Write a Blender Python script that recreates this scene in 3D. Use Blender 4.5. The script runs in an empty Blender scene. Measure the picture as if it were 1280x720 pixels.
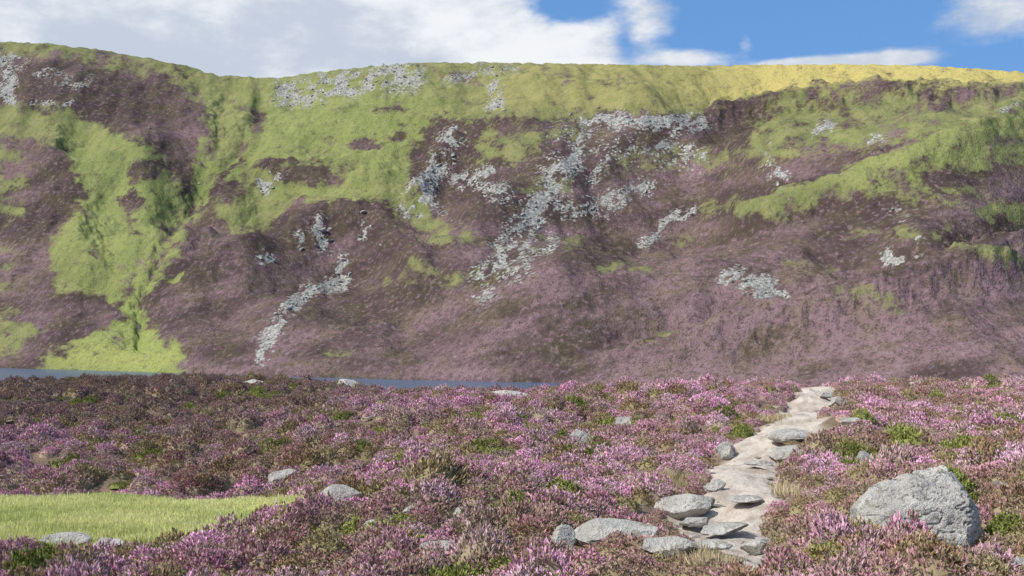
import bpy, math, numpy as np
from mathutils import Vector
rng=np.random.default_rng(7)
F=1244.4; ZC=2.4; ZL=ZC-30.0
scene=bpy.context.scene
scene.view_settings.view_transform='Standard'; scene.view_settings.look='None'
scene.view_settings.exposure=0; scene.view_settings.gamma=1

# ---------------------------------------------------------------- noise
_tab=np.random.default_rng(3).random((256,256))
def vn(x,y,seed=0):
    x=np.asarray(x,float)+seed*17.31; y=np.asarray(y,float)+seed*9.77
    xi=np.floor(x).astype(int); yi=np.floor(y).astype(int)
    fx=x-xi; fy=y-yi; fx=fx*fx*(3-2*fx); fy=fy*fy*(3-2*fy)
    a=_tab[xi&255,yi&255]; b=_tab[(xi+1)&255,yi&255]; c=_tab[xi&255,(yi+1)&255]; d=_tab[(xi+1)&255,(yi+1)&255]
    return (a*(1-fx)+b*fx)*(1-fy)+(c*(1-fx)+d*fx)*fy
def fbm(x,y,o=4,seed=0):
    s=0;a=0.5;t=0
    for i in range(o):
        s=s+a*vn(x*2**i,y*2**i,seed+i*3); t+=a; a*=.5
    return s/t
def ss(a,b,x):
    t=np.clip((x-a)/(b-a),0,1); return t*t*(3-2*t)
def segdist(x,y,pts):
    best=np.full(np.shape(x),1e9); bw=np.zeros(np.shape(x))
    for p,q in zip(pts[:-1],pts[1:]):
        dx=q[0]-p[0]; dy=q[1]-p[1]; L=dx*dx+dy*dy+1e-9
        t=np.clip(((x-p[0])*dx+(y-p[1])*dy)/L,0,1)
        d=np.hypot(x-(p[0]+t*dx),y-(p[1]+t*dy))
        w=(p[2]*(1-t)+q[2]*t) if len(p)>2 else 0*t
        m=d<best; best=np.where(m,d,best); bw=np.where(m,w,bw)
    return best,bw
def polymask(x,y,poly,soft):
    ins=np.zeros(np.shape(x),bool); n=len(poly)
    for i in range(n):
        x1,y1=poly[i]; x2,y2=poly[(i+1)%n]
        c=((y1>y)!=(y2>y))&(x<(x2-x1)*(y-y1)/((y2-y1)+1e-9)+x1)
        ins^=c
    d,_=segdist(x,y,list(poly)+[poly[0]])
    sd=np.where(ins,d,-d)
    return ss(-soft,soft,sd)

# ---------------------------------------------------------------- material helpers
def newmat(name,rough=.9,spec=.2):
    m=bpy.data.materials.new(name); m.use_nodes=True
    nt=m.node_tree; b=nt.nodes['Principled BSDF']
    b.inputs['Roughness'].default_value=rough
    b.inputs['Specular IOR Level'].default_value=spec
    return m,nt,b
class N:
    def __init__(s,nt): s.nt=nt
    def new(s,t,**k):
        n=s.nt.nodes.new(t)
        for a,v in k.items(): setattr(n,a,v)
        return n
    def put(s,sock,v):
        if isinstance(v,bpy.types.NodeSocket): s.nt.links.new(v,sock)
        else: sock.default_value=v
    def math(s,op,a,b=0.0,c=None,clamp=False):
        n=s.new('ShaderNodeMath',operation=op); n.use_clamp=clamp
        s.put(n.inputs[0],a); s.put(n.inputs[1],b)
        if c is not None: s.put(n.inputs[2],c)
        return n.outputs[0]
    def mix(s,f,a,b,blend='MIX'):
        n=s.new('ShaderNodeMix',data_type='RGBA',blend_type=blend)
        s.put(n.inputs[0],f)
        for i,v in((6,a),(7,b)):
            if not isinstance(v,bpy.types.NodeSocket) and len(v)==3: v=(*v,1)
            s.put(n.inputs[i],v)
        return n.outputs[2]
    def noise(s,vec,scale,detail=4,rough=.55,out=0):
        n=s.new('ShaderNodeTexNoise'); s.nt.links.new(vec,n.inputs['Vector'])
        n.inputs['Scale'].default_value=scale; n.inputs['Detail'].default_value=detail
        n.inputs['Roughness'].default_value=rough
        return n.outputs[out]
    def sm(s,v,a,b,lo=0.0,hi=1.0):
        n=s.new('ShaderNodeMapRange',interpolation_type='SMOOTHSTEP')
        s.put(n.inputs[0],v)
        for i,q in enumerate((a,b,lo,hi)): n.inputs[i+1].default_value=q
        return n.outputs[0]
    def attr(s,name,typ='GEOMETRY'):
        return s.new('ShaderNodeAttribute',attribute_name=name,attribute_type=typ)
    def bump(s,h,strength,dist,bsdf):
        n=s.new('ShaderNodeBump'); s.put(n.inputs['Height'],h)
        n.inputs['Strength'].default_value=strength; n.inputs['Distance'].default_value=dist
        s.nt.links.new(n.outputs[0],bsdf.inputs['Normal'])

def grid_obj(name,X,Y,Z,mat,attrs={}):
    r,c=X.shape
    me=bpy.data.meshes.new(name)
    co=np.stack([X,Y,Z],-1).reshape(-1,3).astype(np.float32)
    idx=np.arange(r*c).reshape(r,c)
    q=np.stack([idx[:-1,:-1],idx[:-1,1:],idx[1:,1:],idx[1:,:-1]],-1).reshape(-1,4)
    me.vertices.add(len(co)); me.vertices.foreach_set('co',co.ravel())
    me.loops.add(q.size); me.loops.foreach_set('vertex_index',q.ravel().astype(np.int32))
    me.polygons.add(len(q)); me.polygons.foreach_set('loop_start',np.arange(0,q.size,4,dtype=np.int32))
    me.polygons.foreach_set('use_smooth',np.ones(len(q),bool))
    me.update(calc_edges=True)
    for k,v in attrs.items():
        a=me.attributes.new(k,'FLOAT_COLOR','POINT'); a.data.foreach_set('color',v.reshape(-1,4).astype(np.float32).ravel())
    me.materials.append(mat)
    ob=bpy.data.objects.new(name,me); scene.collection.objects.link(ob); return ob

# ================================================================ FOREGROUND MOOR HEIGHT
def moor(x,y):
    z=-0.0310*np.minimum(y,60)
    inx=1-ss(-6.2,1.2,x+0.0*y)
    iny=ss(9.5,19.0,y)*(1-ss(24.8,42,y))
    z=z-1.28*inx*iny
    z=z+0.66*np.exp(-((x+19.5)/8.5)**4-((y-55)/11)**2)
    z=z+0.30*np.exp(-((x+34)/7)**2-((y-58)/11)**2)
    z=z-0.28*np.exp(-((x+4)/7)**4-((y-56)/13)**2)
    z=z+0.40*np.exp(-((x-11)/5)**2-((y-45)/7)**2)
    z=z+0.36*np.exp(-((x-22)/7)**2-((y-52)/9)**2)
    z=z-0.45*np.exp(-((x-2)/4)**2-((y-33)/7)**2)
    z=z-0.30*np.exp(-((x-1.5)/2.5)**2-((y-20)/4)**2)
    z=z+0.25*np.exp(-((x-9)/3)**2-((y-16)/3)**2)
    flat=1-gmask(x,y)
    far=1-.5*ss(48,60,y)
    z=z+flat*far*(1.0*(fbm(x/5,y/5,3,1)-.5)+0.48*(fbm(x/1.3,y/1.3,2,5)-.5))
    t=np.clip((y-59)/280,0,1)
    z=z-27.6*t
    return z
def gmask(x,y):
    d=((x+12.0+1.0*(fbm(y/2.5,x/3,2,9)-.5))/8.6)**2+((y-21.6+1.2*(fbm(x/2.3,y/3,2,8)-.5))/3.2)**2
    return 1-ss(.8,1.05,d)
def site(px,py):
    u=(px-640)/F; e=(400-py)/F
    ys=np.linspace(6,64,2800); zz=moor(u*ys,ys); ray=ZC+e*ys
    hit=np.nonzero(zz>=ray)[0]
    y=ys[hit[0]] if len(hit) else 57.0
    return u*y,y,float(moor(np.array(u*y),np.array(y)))

PP=[(1022,484,44),(1014,498,48),(1004,514,62),(985,532,72),(952,552,74),(930,576,74),(926,602,88),(920,630,106),(902,654,124),(905,684,104),(925,712,50)]
PATH=[]
for px,py,w in PP:
    x,y,z=site(px,py); PATH.append((x,y,w/F*y*0.5))
PATH=sorted(PATH,key=lambda p:p[1])
PATH.append((PATH[-1][0]+1.0,PATH[-1][1]+9,0.9))
def pathd(x,y):
    d,w=segdist(x,y,PATH)
    return d/(w*(0.66+0.80*fbm(x*1.5,y*1.5,3,20)))
def ground(x,y):
    z=moor(x,y)
    return z-0.07*(1-ss(.9,1.35,pathd(x,y)))

gm,nt,b=newmat('peat_soil'); n=N(nt)
geo=n.new('ShaderNodeNewGeometry').outputs['Position']
at=n.attr('cover')
sep=n.new('ShaderNodeSeparateColor'); nt.links.new(at.outputs['Color'],sep.inputs[0])
n1=n.noise(geo,1.2,3); n2=n.noise(geo,14,3)
c=n.mix(n1,(.08,.07,.035),(.15,.12,.065)); c=n.mix(n.sm(n2,.35,.7),c,(.20,.13,.12))
c=n.mix(sep.outputs[0],c,n.mix(n2,(.42,.46,.18),(.52,.56,.25)))
c=n.mix(sep.outputs[1],c,n.mix(n2,(.30,.25,.21),(.46,.40,.345)))
nt.links.new(c,b.inputs['Base Color']); n.bump(n2,.6,.05,b)
rows=800; cols=700
Yr=2.0*(360/2.0)**np.linspace(0,1,rows)
Us=np.linspace(-1.15,1.15,cols)
Xg=Us[None,:]*Yr[:,None]; Yg=np.repeat(Yr[:,None],cols,1)
Zg=ground(Xg,Yg)
cov=np.zeros(Xg.shape+(4,)); cov[...,3]=1
cov[...,0]=gmask(Xg,Yg); cov[...,1]=1-ss(.9,1.3,pathd(Xg,Yg))
grid_obj('moorland_ground',Xg,Yg,Zg,gm,{'cover':cov})

# ---------------------------------------------------------------- footpath
pm,nt,b=newmat('sandy_path'); n=N(nt)
geo=n.new('ShaderNodeNewGeometry').outputs['Position']
n1=n.noise(geo,2.2,4); n2=n.noise(geo,18,4,.7); n3=n.noise(geo,80,2)
c=n.mix(n.sm(n1,.36,.60),(.44,.37,.315),(.66,.59,.52)); c=n.mix(n.sm(n2,.50,.72),c,(.30,.25,.21))
c=n.mix(n.sm(n3,.55,.7),c,(.72,.68,.62)); c=n.mix(n.sm(n.noise(geo,1.1,3),.56,.66,0,.4),c,(.45,.435,.41))
nt.links.new(c,b.inputs['Base Color']); n.bump(n.math('ADD',n2,n3),1.0,.035,b)
pp=np.array(PATH); s=np.concatenate([[0],np.cumsum(np.hypot(np.diff(pp[:,0]),np.diff(pp[:,1])))])
L=np.linspace(0,s[-1],900); cx=np.interp(L,s,pp[:,0]); cy=np.interp(L,s,pp[:,1]); cw=np.interp(L,s,pp[:,2])
k=np.ones(15)/15; pad=lambda a:np.convolve(np.pad(a,7,'edge'),k,'valid')
cx,cy=pad(cx),pad(cy)
tx=np.gradient(cx); ty=np.gradient(cy); tl=np.hypot(tx,ty); nx,ny=-ty/tl,tx/tl
v=np.linspace(-1,1,60)
wl=cw*(0.6+0.85*fbm(cx*1.8,cy*1.8,3,31)); wr=cw*(0.6+0.85*fbm(cx*1.8,cy*1.8,3,41))
off=np.where(v[None,:]<0,v[None,:]*wl[:,None],v[None,:]*wr[:,None])
Xp=cx[:,None]+nx[:,None]*off; Yp=cy[:,None]+ny[:,None]*off
cob=fbm(Xp*2.6,Yp*2.6,2,6); cob=np.floor(cob*6)/6*.4+cob*.6
Zp=ground(Xp,Yp)+0.055-0.09*np.abs(v[None,:])**6+0.11*(cob-.5)+.04*(fbm(Xp*8,Yp*8,2,8)-.5)
grid_obj('footpath',Xp,Yp,Zp,pm)

# ================================================================ HILLSIDE
SK=[(-400,70),(-200,45),(0,50),(60,52),(130,61),(200,74),(270,88),(320,94),(345,95),(400,88),(450,82),(520,76),(600,76),(700,77),(800,79),(900,80),(1000,78),(1100,78),(1200,82),(1280,88),(1500,105),(1700,120)]
skx=np.array([(p[0]-640)/F for p in SK]); sky_=np.array([(400-p[1])/F for p in SK])
nc=1250; nr=640
U=np.concatenate([np.linspace(-1.15,-.58,60,endpoint=False),np.linspace(-.58,.58,nc),np.linspace(.585,1.15,60)])
T=np.concatenate([np.linspace(-0.03,1.08,nr),np.linspace(1.09,2.6,60)])
YF=478/(1+0.43*U)
YF=YF+5*np.sin(U*9)
DEP=440+60*np.sin(U*3+2)
Yh=YF[None,:]+DEP[None,:]*T[:,None]; Xh=U[None,:]*Yh
t=np.clip(T,0,None)[:,None]+0*Xh
prof=np.where(t<1, 0.5*t+0.5*t**1.5 , 1+0.12*(t-1))
prof=prof-0.06*np.exp(-((t-1)/.12)**2)
env=np.sin(np.pi*np.clip(t,0,1))
rel=26*np.sin(U*16+1.2)[None,:]*env
w1=150*(fbm(Xh/150,Yh/150,3,50)-.5)*env**.7
rid=np.sqrt((2*fbm(Xh/70+Yh/160,Yh/190,2,64)-1)**2+.02)
w2=30*(fbm(Xh/38+Yh/200,Yh/90,4,60)-.5)*ss(0,.15,t)+26*(.3-rid)*env
Zh=ZL+prof*270+rel*0.6+w1*.7+w2*.6
Zh=np.where(T[:,None]<0,ZL-1.5,Zh)
tgt=np.interp(U,skx,sky_)
for it in range(12):
    el=((Zh-ZC)/Yh).max(0); k=(tgt*1000+ (ZC-ZL))/(el*1000+(ZC-ZL))
    ker=np.hanning(41);ker/=ker.sum(); k=np.convolve(np.pad(k,20,'edge'),ker,'valid')
    Zh=np.where(T[:,None]<0,Zh,ZL+(Zh-ZL)*k[None,:])
PX=640+F*Xh/Yh; PY=400-F*(Zh-ZC)/Yh
wx=PX+26*(fbm(PX/45,PY/30,4,70)-.5)+14*(fbm(PX/9,PY/7,3,73)-.5); wy=PY+20*(fbm(PX/45,PY/30,4,80)-.5)+11*(fbm(PX/9,PY/7,3,83)-.5)
def stroke(pts,w,soft=1.0,x=None,y=None):
    d,_=segdist(wx if x is None else x,wy if y is None else y,pts); return np.exp(-(d/w)**2*soft)
def ell(cx,cy,rx,ry): return np.exp(-(((wx-cx)/rx)**2+((wy-cy)/ry)**2)**1.5)
G1=[(272,112),(266,170),(243,232),(218,285),(182,335),(176,395),(190,470)]
G2=[(322,118),(285,190),(240,238)]
carve=-3.5*stroke(G1,7)-7*stroke(G1,32)-3*stroke(G2,8)+9*stroke([(1290,150),(1180,190),(1090,225),(1000,258),(930,275)],22)
carve+=10*stroke([(1290,122),(1180,118),(1100,115),(1000,123),(900,138)],12)
carve+=8*stroke([(520,190),(420,215),(330,215)],18)+10*stroke([(560,185),(525,250)],16)
carve+=-7*stroke([(300,265),(215,330)],16)+10*stroke([(380,270),(470,285),(520,330)],22)
SPUR=[(1290,318),(1180,345),(1080,385),(960,415),(850,440),(740,468)]
carve+=14*stroke(SPUR,24)-7*stroke([(x_,y_-30) for x_,y_ in SPUR],20)
carve+=8*stroke([(60,180),(110,330)],24)-4*stroke([(150,220),(130,360)],18)
Zh=Zh+carve*ss(0,.1,t)
Zh=Zh+ss(0,.03,t)*(3.0*(fbm(Xh/12,Yh/12,3,90)-.5)+0.8*(fbm(Xh/2.4,Yh/2.4,2,95)-.5))
g=np.zeros(Xh.shape)
def addg(m,v=1.0):
    global g; g=np.maximum(g,m*v)
def subg(m,v=1.0):
    global g; g=g*(1-m*v)
P=lambda poly,s=14: polymask(wx,wy,poly,s)
addg(P([(-400,20),(140,30),(350,60),(900,50),(1300,60),(1700,100),(1700,140),(1280,125),(1100,116),(1000,122),(880,138),(760,138),(640,146),(540,150),(470,140),(350,138),(290,130),(230,118),(120,88),(0,66),(-400,60)]),.9)
addg(P([(-400,120),(0,125),(110,145),(180,185),(228,228),(222,270),(180,320),(150,372),(55,362),(70,300),(95,262),(60,190),(0,170),(-100,330),(-400,350)]),.90)
addg(P([(-300,170),(40,180),(30,300),(10,370),(-300,400)],16),.6)
addg(P([(255,125),(300,130),(290,190),(262,235),(235,290),(190,345),(150,350),(190,280),(235,225)],10),.82)
addg(P([(172,345),(196,395),(222,430),(236,470),(30,470),(70,440),(135,405)],12),.95)
addg(P([(-300,380),(40,395),(60,410),(20,440),(-300,440)],14),.7)
addg(P([(295,130),(400,125),(540,148),(520,190),(508,235),(560,285),(540,300),(470,255),(380,262),(300,285),(270,262),(262,235),(300,180)],14),.90)
addg(P([(600,150),(740,140),(760,165),(690,180),(640,215),(590,200)],16),.6)
addg(P([(960,124),(1100,116),(1280,126),(1500,150),(1500,200),(1280,180),(1190,178),(1060,190),(930,185)],18),.66)
addg(stroke([(1500,140),(1290,162),(1190,186),(1100,225),(1020,255),(935,276)],17),.92)
addg(stroke([(1290,190),(1190,205),(1110,235)],18),.68)
addg(stroke([(850,205),(930,190),(1000,180)],16),.5)
addg(ell(1265,262,55,13),.85); addg(ell(1240,340,60,8),.65); addg(ell(1090,397,40,8),.7); addg(ell(860,415,70,12),.5)
addg(ell(780,340,45,10),.5); addg(ell(910,262,60,12),.4); addg(ell(620,345,60,9),.4); addg(ell(560,300,60,14),.5); addg(ell(860,300,26,10),.5)
addg(ell(215,335,16,10),.75); addg(ell(690,235,50,20),.38); addg(ell(805,195,60,18),.45); addg(ell(530,350,80,16),.35);addg(ell(1130,290,90,12),.35);addg(ell(420,440,60,10),.25)
addg(ell(700,300,60,14),.35); addg(ell(1000,330,70,10),.25); addg(ell(1180,250,110,20),.35)
for e in [(60,242,38,52,.97),(18,285,30,22,.85),(165,250,20,14,.9),(172,212,24,13,.85),(205,180,38,12,.5),(85,75,140,16,.5),(120,105,110,20,.85),(200,135,60,22,.8),(215,165,40,18,.7),(455,184,30,11,.9),(503,172,14,14,.85),(385,222,62,13,.95),(340,212,30,9,.6),(285,240,22,14,.8),(640,156,60,10,.7),(315,150,12,22,.6),(160,272,12,14,.7),(120,330,9,16,.5),(780,100,60,6,.35),(560,95,40,6,.35),(20,100,60,22,.8),(40,350,40,12,.6),(110,385,60,14,.6),(20,210,26,10,.5),(90,440,30,5,.4),(150,420,16,8,.35)]:
    subg(ell(*e[:4]),e[4])
subg(stroke(G1[2:5],5),.6)
g=np.clip(g+(fbm(PX/14,PY/9,4,101)-.5)*1.25*ss(0.0,.3,g)*(1-.35*ss(.85,1,g)),0,1)
gold_sunlit=P([(820,50),(1700,70),(1700,140),(1280,120),(1100,112),(1000,117),(900,134),(790,130)],14)*ss(760,1000,PX)  # upper-right slope: yellow grass with its sunlit brightness painted in
gold_sunlit=np.maximum(gold_sunlit,.3*ss(480,760,PX)*P([(400,50),(900,50),(900,134),(740,136),(400,130)],14))
gold_sunlit=np.maximum(gold_sunlit,.15*ell(140,445,110,16))
fresh=np.clip(ell(150,440,110,40)*.9+ell(185,400,40,60)*.8+.6*ell(420,170,170,90)+.6*ell(150,260,120,130)+.5*ell(1150,210,200,50),0,1)
SCR=[([(730,152),(800,150),(878,154)],9,.85),([(728,178),(700,215),(665,270),(630,320),(602,358)],19,.70),([(800,232),(750,255),(700,262)],13,.65),
 ([(566,172),(545,215),(526,248),(512,262)],13,.85),([(570,228),(612,208)],8,.85),([(600,236),(635,240)],11,.6),([(870,262),(840,272),(808,304)],7,.85),
 ([(432,350),(385,365),(360,385),(340,415),(328,448)],9,1),([(400,292),(408,310)],9,1),([(448,285),(455,300)],7,.8),([(430,325),(436,345)],7,.8),([(330,318),(332,324)],7,.8),
 ([(912,344),(950,352),(978,368)],10,1),([(955,365),(948,384)],10,.9),([(1115,318),(1142,322),(1176,318)],7,1.0),([(618,105),(622,132)],9,.8),
 ([(358,118),(420,104),(510,92)],17,.85),([(352,95),(380,130)],8,.6),([(0,80),(8,122)],10,.7),([(40,126),(82,130)],6,.6),([(1020,166),(1042,158)],8,.75),([(976,215),(984,224)],9,.6),([(1090,176),(1102,174)],8,.5),
 ([(560,100),(600,85),(640,84)],9,.45),([(0,72),(60,92),(100,98)],12,.4),([(325,236),(345,228)],6,.8),([(690,300),(640,340)],15,.4),([(830,180),(880,190)],8,.6),([(520,240),(545,262)],9,.6),
 ([(760,195),(740,225)],10,.5),([(840,165),(870,210)],12,.3),([(960,190),(975,240)],12,.3),([(380,312),(376,300)],6,.7),([(1255,155),(1280,150)],6,.5),([(1120,260),(1150,300)],12,.2),([(700,170),(860,200)],22,.25)]
sc=np.zeros(Xh.shape)
sx_=PX+22*(fbm(PX/22,PY/16,4,270)-.5); sy_=PY+17*(fbm(PX/22,PY/16,4,280)-.5)
for pts,w,a in SCR: sc=np.maximum(sc,a*stroke(pts,w,1.0,sx_,sy_))
brk=fbm(PX/9+PY/14,PY/8,3,110)
scr_cov=np.clip(sc*ss(.26,.56,brk)*1.3-.04,0,1)
tone=fbm(PX/60+PY/40,PY/25,5,120)
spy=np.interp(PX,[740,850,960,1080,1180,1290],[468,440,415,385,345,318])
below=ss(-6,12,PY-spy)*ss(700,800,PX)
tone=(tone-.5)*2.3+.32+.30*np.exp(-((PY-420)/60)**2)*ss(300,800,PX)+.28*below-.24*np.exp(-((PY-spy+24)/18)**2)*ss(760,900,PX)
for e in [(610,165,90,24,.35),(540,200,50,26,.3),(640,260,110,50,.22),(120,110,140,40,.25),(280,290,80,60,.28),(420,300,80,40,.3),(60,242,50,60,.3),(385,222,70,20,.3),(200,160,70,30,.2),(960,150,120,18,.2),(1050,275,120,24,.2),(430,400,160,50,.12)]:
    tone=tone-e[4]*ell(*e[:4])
tone=np.clip(tone,0,1)
cov=np.stack([g,scr_cov,gold_sunlit,tone],-1)
cov2=np.stack([fresh,0*g,0*g,0*g+1],-1)

hm,nt,b=newmat('hill_heather_and_grass',.95,.1); n=N(nt)
geo=n.new('ShaderNodeNewGeometry').outputs['Position']
at=n.attr('cover'); sep=n.new('ShaderNodeSeparateColor'); nt.links.new(at.outputs['Color'],sep.inputs[0])
gr,scc,gd_sunlit=sep.outputs; tn=at.outputs['Alpha']
at2=n.attr('cover_b'); sep2=n.new('ShaderNodeSeparateColor'); nt.links.new(at2.outputs['Color'],sep2.inputs[0])
nA=n.noise(geo,.06,4,.6); nB=n.noise(geo,.30,4,.65); nC=n.noise(geo,.95,2,.7)
hea=n.mix(tn,(.064,.044,.045),(.195,.130,.145))
hea=n.mix(n.sm(nA,.42,.62,0,.8),hea,n.mix(tn,(.080,.066,.042),(.160,.118,.095)))
hea=n.mix(n.sm(nB,.52,.67,0,.6),hea,(.235,.160,.185))
hea=n.mix(n.sm(nB,.48,.36,0,.6),hea,(.052,.042,.034))
hea=n.mix(n.sm(nC,.52,.66,0,.65),hea,(.043,.034,.030))
gra=n.mix(n.sm(nA,.35,.65),(.145,.17,.062),(.215,.215,.095))
gra=n.mix(n.math('MULTIPLY',sep2.outputs[0],.8),gra,(.25,.30,.09))
gra=n.mix(n.sm(nB,.50,.70,0,.75),gra,(.125,.115,.062))
gra=n.mix(n.math('MULTIPLY',gd_sunlit,.95),gra,n.mix(nB,(.50,.42,.15),(.38,.33,.12)))  # golden grass colour, bright sun on the upper slope included in it
gra=n.mix(n.sm(nC,.5,.68,0,.5),gra,(.08,.08,.04))
gf=n.math('ADD',gr,n.math('MULTIPLY',n.math('SUBTRACT',nB,.5),1.4))
gf=n.math('ADD',gf,n.math('MULTIPLY',n.math('SUBTRACT',nA,.5),.9))
c=n.mix(n.sm(gf,.18,.82),hea,gra)
vo=n.new('ShaderNodeTexVoronoi'); nt.links.new(geo,vo.inputs['Vector']); vo.inputs['Scale'].default_value=.6
vs=n.new('ShaderNodeSeparateColor'); nt.links.new(vo.outputs['Color'],vs.inputs[0])
rk=n.mix(vs.outputs[0],(.22,.22,.21),(.40,.40,.38)); rk=n.mix(n.sm(vo.outputs['Distance'],.45,.75,0,.6),rk,(.10,.10,.09))
sf=n.math('ADD',scc,n.math('MULTIPLY',n.math('SUBTRACT',vs.outputs[1],.5),.7))
c=n.mix(n.sm(sf,.26,.60),c,rk)
nt.links.new(c,b.inputs['Base Color'])
n.bump(n.math('ADD',nC,nB),.75,1.2,b)
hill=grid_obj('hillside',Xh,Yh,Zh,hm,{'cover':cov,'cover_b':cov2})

# ---------------------------------------------------------------- loch
wm,nt,b=newmat('loch_water',.3,.35); n=N(nt)
geo=n.new('ShaderNodeNewGeometry').outputs['Position']
c=n.mix(n.noise(geo,.02,3),(.045,.08,.14),(.075,.12,.20)); nt.links.new(c,b.inputs['Base Color'])
n.bump(n.noise(geo,1.2,3),.4,.25,b)
X,Y=np.meshgrid(np.linspace(-1300,1300,3),np.linspace(250,1400,3))
grid_obj('loch',X,Y,X*0+ZL+.25,wm)

# ================================================================ ROCKS
def rockmat(name,a,b_,dark,hi=(.58,.58,.55),sc=1.0):
    m,nt,bs=newmat(name,.9,.2); n=N(nt)
    co=n.new('ShaderNodeTexCoord').outputs['Object']
    n1=n.noise(co,2.2*sc,4,.65); n2=n.noise(co,9*sc,4,.7); n3=n.noise(co,30*sc,3,.7)
    c=n.mix(n.sm(n1,.35,.65),a,b_); c=n.mix(n.sm(n2,.50,.64,0,.8),c,dark)
    c=n.mix(n.sm(n3,.56,.68,0,.8),c,hi); c=n.mix(n.sm(n.noise(co,5*sc,3),.58,.7,0,.5),c,(.19,.18,.10))
    nt.links.new(c,bs.inputs['Base Color']); n.bump(n.math('ADD',n2,n3),1.0,.06/sc,bs); return m
rockM=rockmat('lichen_granite',(.38,.37,.345),(.57,.555,.525),(.21,.20,.18),(.66,.655,.62))
pathM=rockmat('path_granite',(.38,.34,.30),(.57,.53,.48),(.25,.22,.19),(.64,.61,.57))
screeM=rockmat('scree_granite',(.24,.24,.225),(.38,.38,.36),(.15,.15,.14),(.43,.43,.41),.5)
import bmesh
def rock_mesh(name,seed,dims,sub=4,cuts=14,rough=.06,shear=(0,0),mat=rockM,smooth=False,cmin=.5,cmax=.88):
    r=np.random.default_rng(seed); bm=bmesh.new(); bmesh.ops.create_icosphere(bm,subdivisions=sub,radius=1)
    co=np.array([v.co[:] for v in bm.verts])
    for i in range(cuts):
        d=r.normal(size=3); d/=np.linalg.norm(d); h=r.uniform(cmin,cmax)
        p=co@d; m=p>h; co[m]-=np.outer(p[m]-h,d)*.97
    nn=(fbm(co[:,0]*3+seed,co[:,1]*3+co[:,2]*2.3,4,seed%50)-.5)*rough*2
    nn+= (fbm(co[:,0]*9+co[:,2]*5,co[:,1]*9-co[:,2]*7,3,seed%50+3)-.5)*rough*.8
    co*= (1+nn)[:,None]
    co*=np.array(dims)
    co[:,2]+=co[:,0]*shear[0]+co[:,1]*shear[1]
    for v,c in zip(bm.verts,co): v.co=c
    me=bpy.data.meshes.new(name); bm.to_mesh(me); bm.free(); me.materials.append(mat)
    for p in me.polygons: p.use_smooth=smooth
    return me
ROCKXY=[]
def rock(px,py,w,h,seed,depth=.8,rot=0,shear=(0,0),sink=.35,name='boulder',sub=4,cuts=14):
    x,y,z=site(px,py); s=y/F; W=w*s; H=h*s
    me=rock_mesh(name,seed,(W*.64,W*.55*depth,H*(.58/(1-sink))),sub,cuts,.07,shear)
    ob=bpy.data.objects.new(name,me); scene.collection.objects.link(ob)
    y2=y+W*.3*depth
    ob.location=(x*y2/y,y2,float(moor(np.array(x),np.array(y2)))+H*(.58/(1-sink))*(1-2*sink)+.05)
    ob.rotation_euler=(0,0,rot)
    ROCKXY.append((x*y2/y,y2,W*.55,max(W*.48*depth,.12)))
    return ob
def big_boulder():
    x,y,z=site(1154,684); s=y/F
    pts=[(-84,.15,-14),(-78,.30,32),(-60,.45,50),(-20,.60,62),(22,.62,78),(50,.60,84),(66,.62,72),(80,.55,42),(82,.35,-12),
         (-72,-.05,-12),(-20,-.22,-14),(40,-.16,-14),(-68,.05,20),(-36,-.02,34),(14,.0,40),(56,.08,46),(74,.2,30),
         (-60,1.0,20),(0,1.15,44),(50,1.1,58),(76,.9,10),(-60,1.1,-14),(60,1.2,-14)]
    bm=bmesh.new()
    for a,b_,c in pts: bm.verts.new((a*s,b_,c*s*1.04))
    bmesh.ops.convex_hull(bm,input=bm.verts[:])
    loose=[v for v in bm.verts if not v.link_faces]
    if loose: bmesh.ops.delete(bm,geom=loose,context='VERTS')
    for cuts in (3,3,1):
        bmesh.ops.triangulate(bm,faces=bm.faces[:])
        le=[e for e in bm.edges if e.calc_length()>.035]
        bmesh.ops.subdivide_edges(bm,edges=le,cuts=cuts,use_grid_fill=True)
    bmesh.ops.triangulate(bm,faces=bm.faces[:])
    bm.normal_update()
    co=np.array([v.co[:] for v in bm.verts]); no=np.array([v.normal[:] for v in bm.verts])
    a=co[:,0]*1.0+co[:,2]*.6; b_=co[:,1]+co[:,2]*.8
    d=(fbm(a*2.2,b_*2.2,3,301)-.5)*.16+(fbm(a*9,b_*9+co[:,0]*3,3,305)-.5)*.05
    st=fbm(a*3+b_*2,co[:,2]*7-co[:,0]*2.2,2,309); d-=.035*np.exp(-((st-.5)/.03)**2)
    co=co+no*d[:,None]
    for v,c in zip(bm.verts,co): v.co=c
    me=bpy.data.meshes.new('large_boulder'); bm.to_mesh(me); bm.free(); me.materials.append(rockM)
    ob=bpy.data.objects.new('large_boulder',me); scene.collection.objects.link(ob)
    ob.location=(x,y,z+.10)
    ROCKXY.append((x,y+.5,84*s,.75)); ROCKXY.append((x,y-.40,84*s,.50))
big_boulder()
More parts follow.
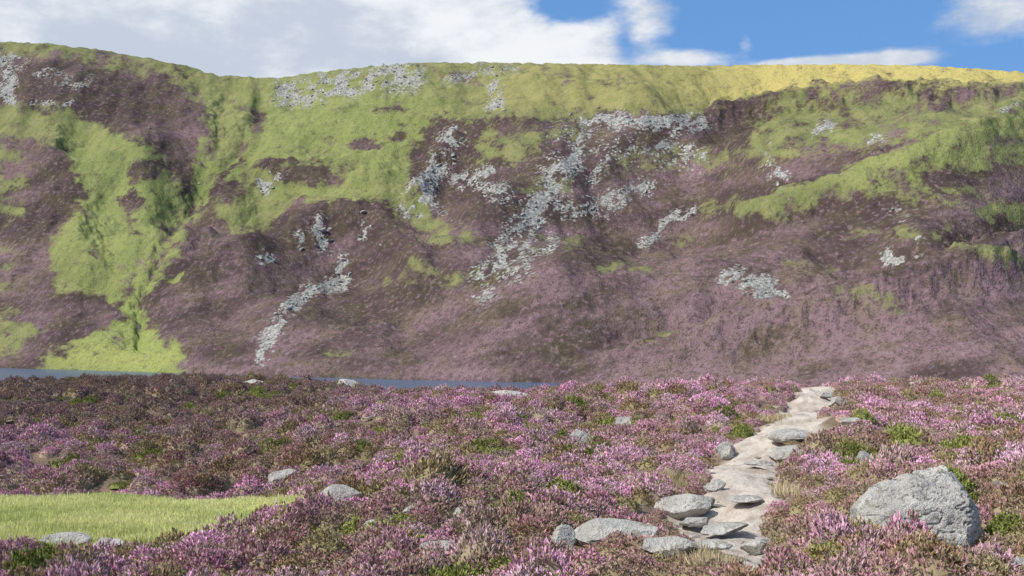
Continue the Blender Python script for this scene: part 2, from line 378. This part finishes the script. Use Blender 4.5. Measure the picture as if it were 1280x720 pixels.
R=[(430,636,52,27,12,.8,0,(.1,0)),(726,560,34,20,13,.8,0,(.1,0)),(441,483,30,17,14,.8,0,(-.2,0)),
 (640,500,56,10,15,.9,0,(-.1,0)),(672,512,40,10,16,.8,.2,(-.15,0)),(470,668,26,12,17,.8,0,(0,0)),(562,700,66,20,18,.8,.1,(0,0)),
 (765,682,120,26,19,.6,-.1,(-.08,0)),(832,700,70,20,20,.6,0,(-.1,0)),(700,692,34,24,21,.8,0,(.2,0)),(850,645,60,18,22,.8,0,(.1,0)),(878,636,34,12,23,.8,.3,(0,0)),
 (985,572,62,14,24,.8,.1,(.12,0)),(990,556,48,12,25,.8,0,(0,0)),(908,572,24,16,26,.8,0,(0,0)),(150,702,70,18,27,.7,0,(-.2,0)),(352,606,36,18,28,.8,0,(.1,0)),
 (1246,722,74,30,29,.8,0,(.1,0)),(1082,587,28,18,30,.8,0,(-.2,0)),(1046,508,26,10,31,.8,0,(0,0)),(1148,486,26,8,32,.8,0,(0,0)),(518,648,28,12,33,.8,0,(0,0)),
 (575,652,20,12,34,.8,0,(0,0)),(318,482,30,7,35,.8,0,(0,0)),(780,536,30,10,37,.8,0,(0,0)),(1064,536,30,10,38,.8,0,(0,0)),
 (938,690,34,12,39,.8,0,(0,0)),(345,668,20,10,41,.8,0,(0,0)),(900,668,60,8,43,.8,0,(.1,0)),(893,612,30,10,44,.8,0,(0,0)),(80,690,60,14,45,.8,0,(0,0)),
 (868,660,44,8,47,.8,.4,(0,0)),(945,585,34,5,50,.8,0,(0,0)),(760,666,40,12,51,.7,0,(0,0)),(1030,499,20,7,52,.8,0,(0,0)),
 (935,632,44,6,55,.9,.3,(0,0)),(885,690,50,9,59,.9,.2,(0,0))]
for i,a in enumerate(R):
    rock(a[0],a[1],a[2],a[3],a[4],a[5],a[6],a[7],sub=5 if a[2]>60 else 4,cuts=18)

# ================================================================ INSTANCING
def instancer(name,co,rot,scl,idx,coll,cols={}):
    me=bpy.data.meshes.new(name); me.vertices.add(len(co)); me.vertices.foreach_set('co',np.asarray(co,np.float32).ravel())
    for k,v,ty,f in (('rot',rot,'FLOAT_VECTOR','vector'),('scl',scl,'FLOAT_VECTOR','vector')):
        a=me.attributes.new(k,ty,'POINT'); a.data.foreach_set(f,np.asarray(v,np.float32).ravel())
    a=me.attributes.new('idx','INT','POINT'); a.data.foreach_set('value',np.asarray(idx,np.int32))
    for k,v in cols.items():
        a=me.attributes.new(k,'FLOAT_COLOR','POINT'); a.data.foreach_set('color',np.asarray(v,np.float32).ravel())
    ob=bpy.data.objects.new(name,me); scene.collection.objects.link(ob)
    ng=bpy.data.node_groups.new(name+'_scatter','GeometryNodeTree')
    ng.interface.new_socket('Geometry',in_out='INPUT',socket_type='NodeSocketGeometry')
    ng.interface.new_socket('Geometry',in_out='OUTPUT',socket_type='NodeSocketGeometry')
    gi=ng.nodes.new('NodeGroupInput'); go=ng.nodes.new('NodeGroupOutput')
    ip=ng.nodes.new('GeometryNodeInstanceOnPoints'); ci=ng.nodes.new('GeometryNodeCollectionInfo')
    ci.inputs['Collection'].default_value=coll; ci.inputs['Separate Children'].default_value=True; ci.inputs['Reset Children'].default_value=True
    def na(nm,dt):
        q=ng.nodes.new('GeometryNodeInputNamedAttribute'); q.data_type=dt; q.inputs['Name'].default_value=nm
        return [o for o in q.outputs if o.enabled and o.name=='Attribute'][0]
    er=ng.nodes.new('FunctionNodeEulerToRotation')
    l=ng.links.new
    l(gi.outputs[0],ip.inputs['Points']); l(ci.outputs[0],ip.inputs['Instance']); ip.inputs['Pick Instance'].default_value=True
    l(na('idx','INT'),ip.inputs['Instance Index']); l(na('rot','FLOAT_VECTOR'),er.inputs[0]); l(er.outputs[0],ip.inputs['Rotation'])
    l(na('scl','FLOAT_VECTOR'),ip.inputs['Scale']); l(ip.outputs[0],go.inputs[0])
    md=ob.modifiers.new('scatter','NODES'); md.node_group=ng
    return ob
def coll_of(name,meshes):
    c=bpy.data.collections.new(name)
    for i,m in enumerate(meshes):
        o=bpy.data.objects.new('%s_%02d'%(name,i),m); c.objects.link(o)
    return c
def plantmat(name):
    m,nt,b=newmat(name,.9,.05); n=N(nt)
    tip=n.attr('tip','INSTANCER').outputs['Color']; leaf=n.attr('leaf','INSTANCER').outputs['Color']
    fr=n.attr('fr'); s=n.new('ShaderNodeSeparateColor'); nt.links.new(fr.outputs['Color'],s.inputs[0])
    f,r,bl=s.outputs
    tipv=n.mix(1.0,tip,n.mix(r,(.65,.6,.62),(1.3,1.3,1.3)),'MULTIPLY')
    base=n.mix(1.0,leaf,n.mix(r,(.7,.7,.7),(1.3,1.3,1.3)),'MULTIPLY')
    c=n.mix(n.math('MULTIPLY',n.sm(f,.05,.5),bl),base,tipv)
    nt.links.new(c,b.inputs['Base Color'])
    return m
plantM=plantmat('heather_sprigs')
def sprigs(name,seed,n,R,H,ln,wd,lean=.5,bloomp=.75,dome=True,jit=.28):
    r=np.random.default_rng(seed); V=[];Q=[];C=[]
    ph=r.uniform(0,6.28,3)
    for i in range(n):
        a=r.uniform(0,6.28); rr=math.sqrt(r.random())
        edge=1+.22*math.sin(2*a+ph[0])+.15*math.sin(5*a+ph[1])
        x=R*rr*edge*math.cos(a); y=R*rr*edge*math.sin(a)
        h=H*max(0,(1-rr*rr))**.6*(1+.25*math.sin(9*x/R+ph[2])*math.cos(8*y/R))*r.uniform(.8,1.1) if dome else 0
        L=ln*r.uniform(.6,1.3); W=wd*r.uniform(.7,1.3)
        d=np.array([math.cos(a)*lean*rr+r.normal()*jit,math.sin(a)*lean*rr+r.normal()*jit,1.0]); d/=np.linalg.norm(d)
        s=np.cross(d,r.normal(size=3)); s/=np.linalg.norm(s); s2=np.cross(d,s)
        p0=np.array([x,y,h]) ; rv=r.random(); bl=1.0 if r.random()<bloomp else .1
        for q in (s,s2):
            k=len(V); V+= [p0,p0+d*L*.5+q*W,p0+d*L,p0+d*L*.5-q*W]; Q.append((k,k+1,k+2,k+3))
            C+= [(0,rv,bl,1),(.6,rv,bl,1),(1,rv,bl,1),(.6,rv,bl,1)]
    if dome:
        k0=len(V); seg=10
        for j,(rf,hf) in enumerate(((1.02,-.35),(.85,.35),(.5,.72))):
            for i in range(seg):
                a=i/seg*6.283; V.append(np.array([R*rf*math.cos(a),R*rf*math.sin(a),H*hf])); C.append((.2,.3,.6,1))
        V.append(np.array([0,0,H*.88])); C.append((.2,.3,.6,1))
        for j in range(2):
            for i in range(seg): Q.append((k0+j*seg+i,k0+j*seg+(i+1)%seg,k0+(j+1)*seg+(i+1)%seg,k0+(j+1)*seg+i))
        for i in range(seg): Q.append((k0+2*seg+i,k0+2*seg+(i+1)%seg,k0+3*seg))
    me=bpy.data.meshes.new(name); me.from_pydata([tuple(v) for v in V],[],Q)
    a=me.attributes.new('fr','FLOAT_COLOR','POINT'); a.data.foreach_set('color',np.array(C,np.float32).ravel())
    me.materials.append(plantM); return me
hv=[sprigs('heather',100+i,420,.27,.23,.055,.0115,.9,.8,jit=.6) for i in range(5)]+[sprigs('heather',120+i,380,.30,.16,.05,.012,.9,.55,jit=.6) for i in range(3)]
hc=coll_of('heather_clump',hv)
def scatter(dens_fn,y0,y1,maxd,um=.66):
    A=um*(y1*y1-y0*y0); nn=int(A*maxd)
    y=np.sqrt(rng.random(nn)*(y1*y1-y0*y0)+y0*y0); x=(rng.random(nn)*2-1)*um*y
    return x,y
def onrock(x,y,f=.85):
    m=np.zeros(len(x),bool)
    for rx,ry,a,b_ in ROCKXY: m|=((x-rx)/(a*f+.05))**2+((y-ry)/(b_*f+.1))**2<1
    return m
xs=[];ys=[]
for y0,y1,d in ((4.5,14,17),(14,26,12),(26,45,8.5),(45,74,6)):
    x,y=scatter(None,y0,y1,d); xs.append(x); ys.append(y)
x=np.concatenate(xs); y=np.concatenate(ys)
pd=pathd(x,y); keep=(pd>1.08)&(gmask(x,y)<.4)&~onrock(x,y)
keep&=~((fbm(x/1.1,y/1.1,3,140)<.31))
x,y,pd=x[keep],y[keep],pd[keep]; n_=len(x)
z=ground(x,y)
bl=fbm(x/3.2,y/4.5,4,150); bl2=fbm(x/.9,y/1.2,3,160)
bloom=ss(.31,.60,bl*.55+bl2*.45)
burn=np.exp(-((x+20)/13)**4-((y-50)/15)**4)
bloom=np.clip(bloom*(1-.8*burn),0,1)
def lerp(a,b_,t): return np.array(a)[None]*(1-t[:,None])+np.array(b_)[None]*t[:,None]
rr=rng.random(n_)
tip=lerp((.43,.285,.26),(.84,.54,.74),bloom*(0.5+.5*rr))
hue=rng.random(n_); tip*= (1+.22*(hue[:,None]-.5)*np.array([[.8,-.6,.5]]))
leaf=lerp((.19,.17,.09),(.31,.27,.15),rng.random(n_))
leaf=leaf*(1-.5*burn[:,None])+np.array([[.20,.155,.13]])*.5*burn[:,None]
tip=tip*(1-.6*burn[:,None])+np.array([[.32,.25,.21]])*.6*burn[:,None]
gs=np.zeros(n_)
for gx,gy,rad in [(665,567,14),(695,610,20),(1105,572,26),(600,527,16),(525,684,26),(985,672,34),(60,676,26),(1215,560,34),(400,528,22),(480,543,16),(760,533,22),(45,714,26),(1180,620,20),(1240,665,30),(930,540,20),(330,494,26),(190,566,12),(560,668,16),(100,690,16),(1150,605,20),(850,590,14),(640,520,20),(1010,700,26),(720,655,14)]:
    X0,Y0,_=site(gx,gy+4); w=rad/F*Y0
    gs=np.maximum(gs,np.exp(-((x-X0)/w)**2-((y-Y0)/(w*1.5))**2))
gs=np.maximum(gs,.65*ss(.67,.76,fbm(x/1.1,y/1.5,3,170)))
isg=gs>rng.random(n_)*.6+.25
gc=lerp((.21,.25,.07),(.37,.40,.13),rng.random(n_))
tip[isg]=gc[isg]; leaf[isg]=gc[isg]*.6
isb=(rng.random(n_)<.10+.30*ss(.48,.68,fbm(x/2,y/2,3,180)))&~isg
tip[isb]=lerp((.38,.25,.17),(.42,.38,.21),rng.random(n_))[isb]
one=np.ones((n_,1))
hum=fbm(x/.9,y/.9,2,185)
sz=(.68+.6*rng.random(n_))*np.interp(y,[5,14,26,45,84],[.75,.9,1.05,1.25,1.4])*(.50+1.05*hum)
sz*=np.clip(.55+.5*(pd-1),.6,1)
sz*=1-.25*burn
rot=np.stack([rng.normal(size=n_)*.14,rng.normal(size=n_)*.14,rng.random(n_)*6.28],-1)
scl=np.stack([sz,sz,sz*(.7+.5*rng.random(n_))*(.6+.9*hum)],-1)
instancer('heather_moor',np.stack([x,y,z-.02],-1),rot,scl,rng.integers(0,8,n_),hc,{'tip':np.hstack([tip,one]),'leaf':np.hstack([leaf,one])})
print('heather',n_)

gv=[sprigs('grass',200+i,150,.26,0,.18,.006,.25,1,False) for i in range(4)]
gcoll=coll_of('grass_tuft',gv)
nn=7000; x=rng.uniform(-22,-3,nn); y=rng.uniform(17.5,26.5,nn)
m=gmask(x,y)>.35; x,y=x[m],y[m]
extra=[]
for gx,gy,rad,k in [(826,612,22,22),(850,606,14,8),(1130,540,16,6),(240,700,30,8),(20,700,30,10),(960,520,14,6),(880,700,20,8)]:
    X0,Y0,_=site(gx,gy+5); w=rad/F*Y0*.6
    for j in range(k): extra.append((X0+rng.normal()*w,Y0+rng.normal()*w*1.2))
xx,yy=scatter(None,6,45,.3); q=(pathd(xx,yy)>1.1)&(gmask(xx,yy)<.2)&(fbm(xx/2,yy/2,3,190)>.5)
E=np.vstack([np.array(extra),np.stack([xx[q],yy[q]],-1)])
nb=len(x); x=np.concatenate([x,E[:,0]]); y=np.concatenate([y,E[:,1]]); n_=len(x); z=ground(x,y)
tip=lerp((.62,.68,.29),(.84,.85,.48),rng.random(n_)*.4+.6*ss(.35,.65,fbm(x/1.5,y/.8,3,200))); leaf=tip*1.0
tip[nb:]=lerp((.45,.39,.24),(.60,.53,.36),rng.random(n_))[nb:]; leaf[nb:]=tip[nb:]*.7
s_=.7+.45*rng.random(n_); s_[nb:]*=.8+.4*(y[nb:]/20)
one=np.ones((n_,1))
instancer('bog_grass',np.stack([x,y,z],-1),np.stack([rng.normal(size=n_)*.1,rng.normal(size=n_)*.1,rng.random(n_)*6.28],-1),np.stack([s_]*3,-1),rng.integers(0,4,n_),gcoll,{'tip':np.hstack([tip,one]),'leaf':np.hstack([leaf,one])})

rv=[rock_mesh('stone',300+i,(1,.8,.6),3,10,.1,mat=pathM) for i in range(6)]
rc=coll_of('loose_stone',rv)
nn=480; L=rng.random(nn)**1.6*(len(cx)-1); i=L.astype(int); o=np.sign(rng.normal(size=nn))*(.6+.35*rng.normal(size=nn))
x=cx[i]+nx[i]*o*cw[i]; y=cy[i]+ny[i]*o*cw[i]; s_=(.02+.15*rng.random(nn)**4.5)
x2,y2=scatter(None,5,40,.12); q=~onrock(x2,y2); x=np.concatenate([x,x2[q]]); y=np.concatenate([y,y2[q]]); s_=np.concatenate([s_,.06+.14*rng.random(q.sum())**2])
n_=len(x); z=ground(x,y)+s_*.08+.015; z[nn:]+=.1
instancer('path_stones',np.stack([x,y,z],-1),rng.random((n_,3))*np.array([[.25,.25,6.28]]),np.stack([s_*1.3,s_,s_*.45],-1),rng.integers(0,6,n_),rc)
sv=[rock_mesh('scree_stone',330+i,(1,.8,.6),2,9,.1,mat=screeM) for i in range(6)]
src=coll_of('scree_block',sv)
w=np.clip(scr_cov-.1,0,1)**1.2*(Yh/700); w[T>1.05]=0; w=w+.0006*(fbm(PX/40,PY/30,3,220)>.5)*(PY<440)*(T[:,None]<1)*(T[:,None]>.1)+.015*sc; w[:,:60]=0; w[:,-60:]=0
p=(w/w.sum()).ravel(); K=3200
pick=rng.choice(p.size,K,p=p); r0,c0=np.unravel_index(pick,w.shape)
x=Xh[r0,c0]+rng.normal(size=K)*.4; y=Yh[r0,c0]+rng.normal(size=K)*.4; z=Zh[r0,c0]
s_=.35+2.0*rng.random(K)**5
BB=[(402,294,6),(412,304,4.5),(396,308,4),(376,312,3.6),(452,282,4),(450,300,3.6),(430,324,3.6),(437,342,3.6),(333,320,3.4),(360,385,3.5),(340,237,3.2),(325,238,2.6),(475,315,2.6),(560,185,4),(548,215,4.5),(530,250,4),(566,200,4),(600,240,4),(930,350,3.4),(962,372,3.2),(1140,322,3),(185,160,2.6),(248,212,2.4),(183,442,1.6),(700,252,3.4),(735,245,3.2),(820,200,3),(1032,162,3.4),(880,186,2.8),(1118,262,2.2),(505,95,4),(470,100,4),(435,105,4),(390,110,4),(60,95,4),(4,95,6)]
bx=[]
for a_,b_,s0 in BB:
    dd=(PX-a_)**2+(PY-b_)**2; dd[T>1.02]=1e9; k_=np.unravel_index(np.argmin(dd),dd.shape); bx.append((Xh[k_],Yh[k_],Zh[k_],s0*.62))
bx=np.array(bx)
x=np.concatenate([x,bx[:,0]]); y=np.concatenate([y,bx[:,1]]); z=np.concatenate([z-.1*s_,bx[:,2]]); s_=np.concatenate([s_,bx[:,3]]); K=len(x)
instancer('hillside_scree',np.stack([x,y,z],-1),rng.random((K,3))*np.array([[.6,.6,6.28]]),np.stack([s_*1.3,s_,s_*.8],-1),rng.integers(0,6,K),src)

# ================================================================ SKY, SUN
SE=math.radians(48); SAZ=math.radians(-118)
d=Vector((math.sin(SAZ)*math.cos(SE),math.cos(SAZ)*math.cos(SE),math.sin(SE)))
sl=bpy.data.lights.new('sun','SUN'); sl.energy=5.0; sl.angle=math.radians(.6); sl.color=(1,.96,.89)
so=bpy.data.objects.new('sun',sl); scene.collection.objects.link(so); so.rotation_euler=d.to_track_quat('Z','Y').to_euler(); so.location=(0,0,50)
W=bpy.data.worlds.new('sky'); scene.world=W; W.use_nodes=True; nt=W.node_tree; n=N(nt)
bg=nt.nodes['Background']; bg.inputs[1].default_value=.1
st=n.new('ShaderNodeTexSky'); st.sky_type='NISHITA'; st.sun_disc=False; st.sun_elevation=SE; st.sun_rotation=SAZ
co=n.new('ShaderNodeTexCoord').outputs['Generated']
sx=n.new('ShaderNodeSeparateXYZ'); nt.links.new(co,sx.inputs[0])
az=n.math('ARCTAN2',sx.outputs[0],sx.outputs[1]); el=n.math('ARCSINE',sx.outputs[2])
cv=n.new('ShaderNodeCombineXYZ'); nt.links.new(az,cv.inputs[0]); nt.links.new(n.math('MULTIPLY',el,2.0),cv.inputs[1])
def AZ(px): return math.atan((px-640)/F)
def EL(px,py): return math.atan((400-py)/F*math.cos(AZ(px)))
nz=n.noise(cv.outputs[0],9,7,.62); nz2=n.noise(cv.outputs[0],3.0,3,.5)
field=n.sm(az,AZ(730),AZ(840),.95,-.25)
def blob(px,py,rx,ry,a):
    global field
    A=n.math('POWER',n.math('ABSOLUTE',n.math('DIVIDE',n.math('SUBTRACT',az,AZ(px)),rx/F)),2.0)
    B=n.math('POWER',n.math('ABSOLUTE',n.math('DIVIDE',n.math('SUBTRACT',el,EL(px,py)),ry/F)),2.0)
    g_=n.math('EXPONENT',n.math('MULTIPLY',n.math('ADD',A,B),-1.0))
    field=n.math('ADD',field,n.math('MULTIPLY',g_,a))
blob(722,0,54,26,-1.3); blob(782,46,12,20,-.35); blob(822,18,36,52,.72); blob(866,71,48,13,.95); blob(1000,77,66,8,1.15); blob(1115,73,54,10,1.2); blob(1262,10,72,38,.95); blob(935,48,12,16,.4); blob(520,-60,200,40,-.3)
high=n.sm(el,.36,.6,0,.45); field=n.math('ADD',field,high)
cl=n.sm(n.math('ADD',field,n.math('MULTIPLY',n.math('SUBTRACT',nz,.5),1.6)),.08,.72)
skyc=n.mix(n.sm(el,.0,.9,.75,.35),st.outputs[0],(1.3,3.7,8.5))
shade=n.sm(n.math('ADD',nz2,n.math('MULTIPLY',n.math('SUBTRACT',nz,.5),.7)),.36,.60)
clc=n.mix(shade,(5.6,6.25,7.4),(9.0,9.2,9.5))
fin=n.mix(cl,skyc,clc); nt.links.new(fin,bg.inputs[0])

# ================================================================ CAMERA
cam=bpy.data.cameras.new('camera'); cam.lens=35; cam.sensor_width=36; cam.clip_end=8000; cam.clip_start=.1
co_=bpy.data.objects.new('camera',cam); scene.collection.objects.link(co_); co_.location=(0,0,ZC)
co_.rotation_euler=(math.radians(90)+math.atan(40/F),0,0); scene.camera=co_
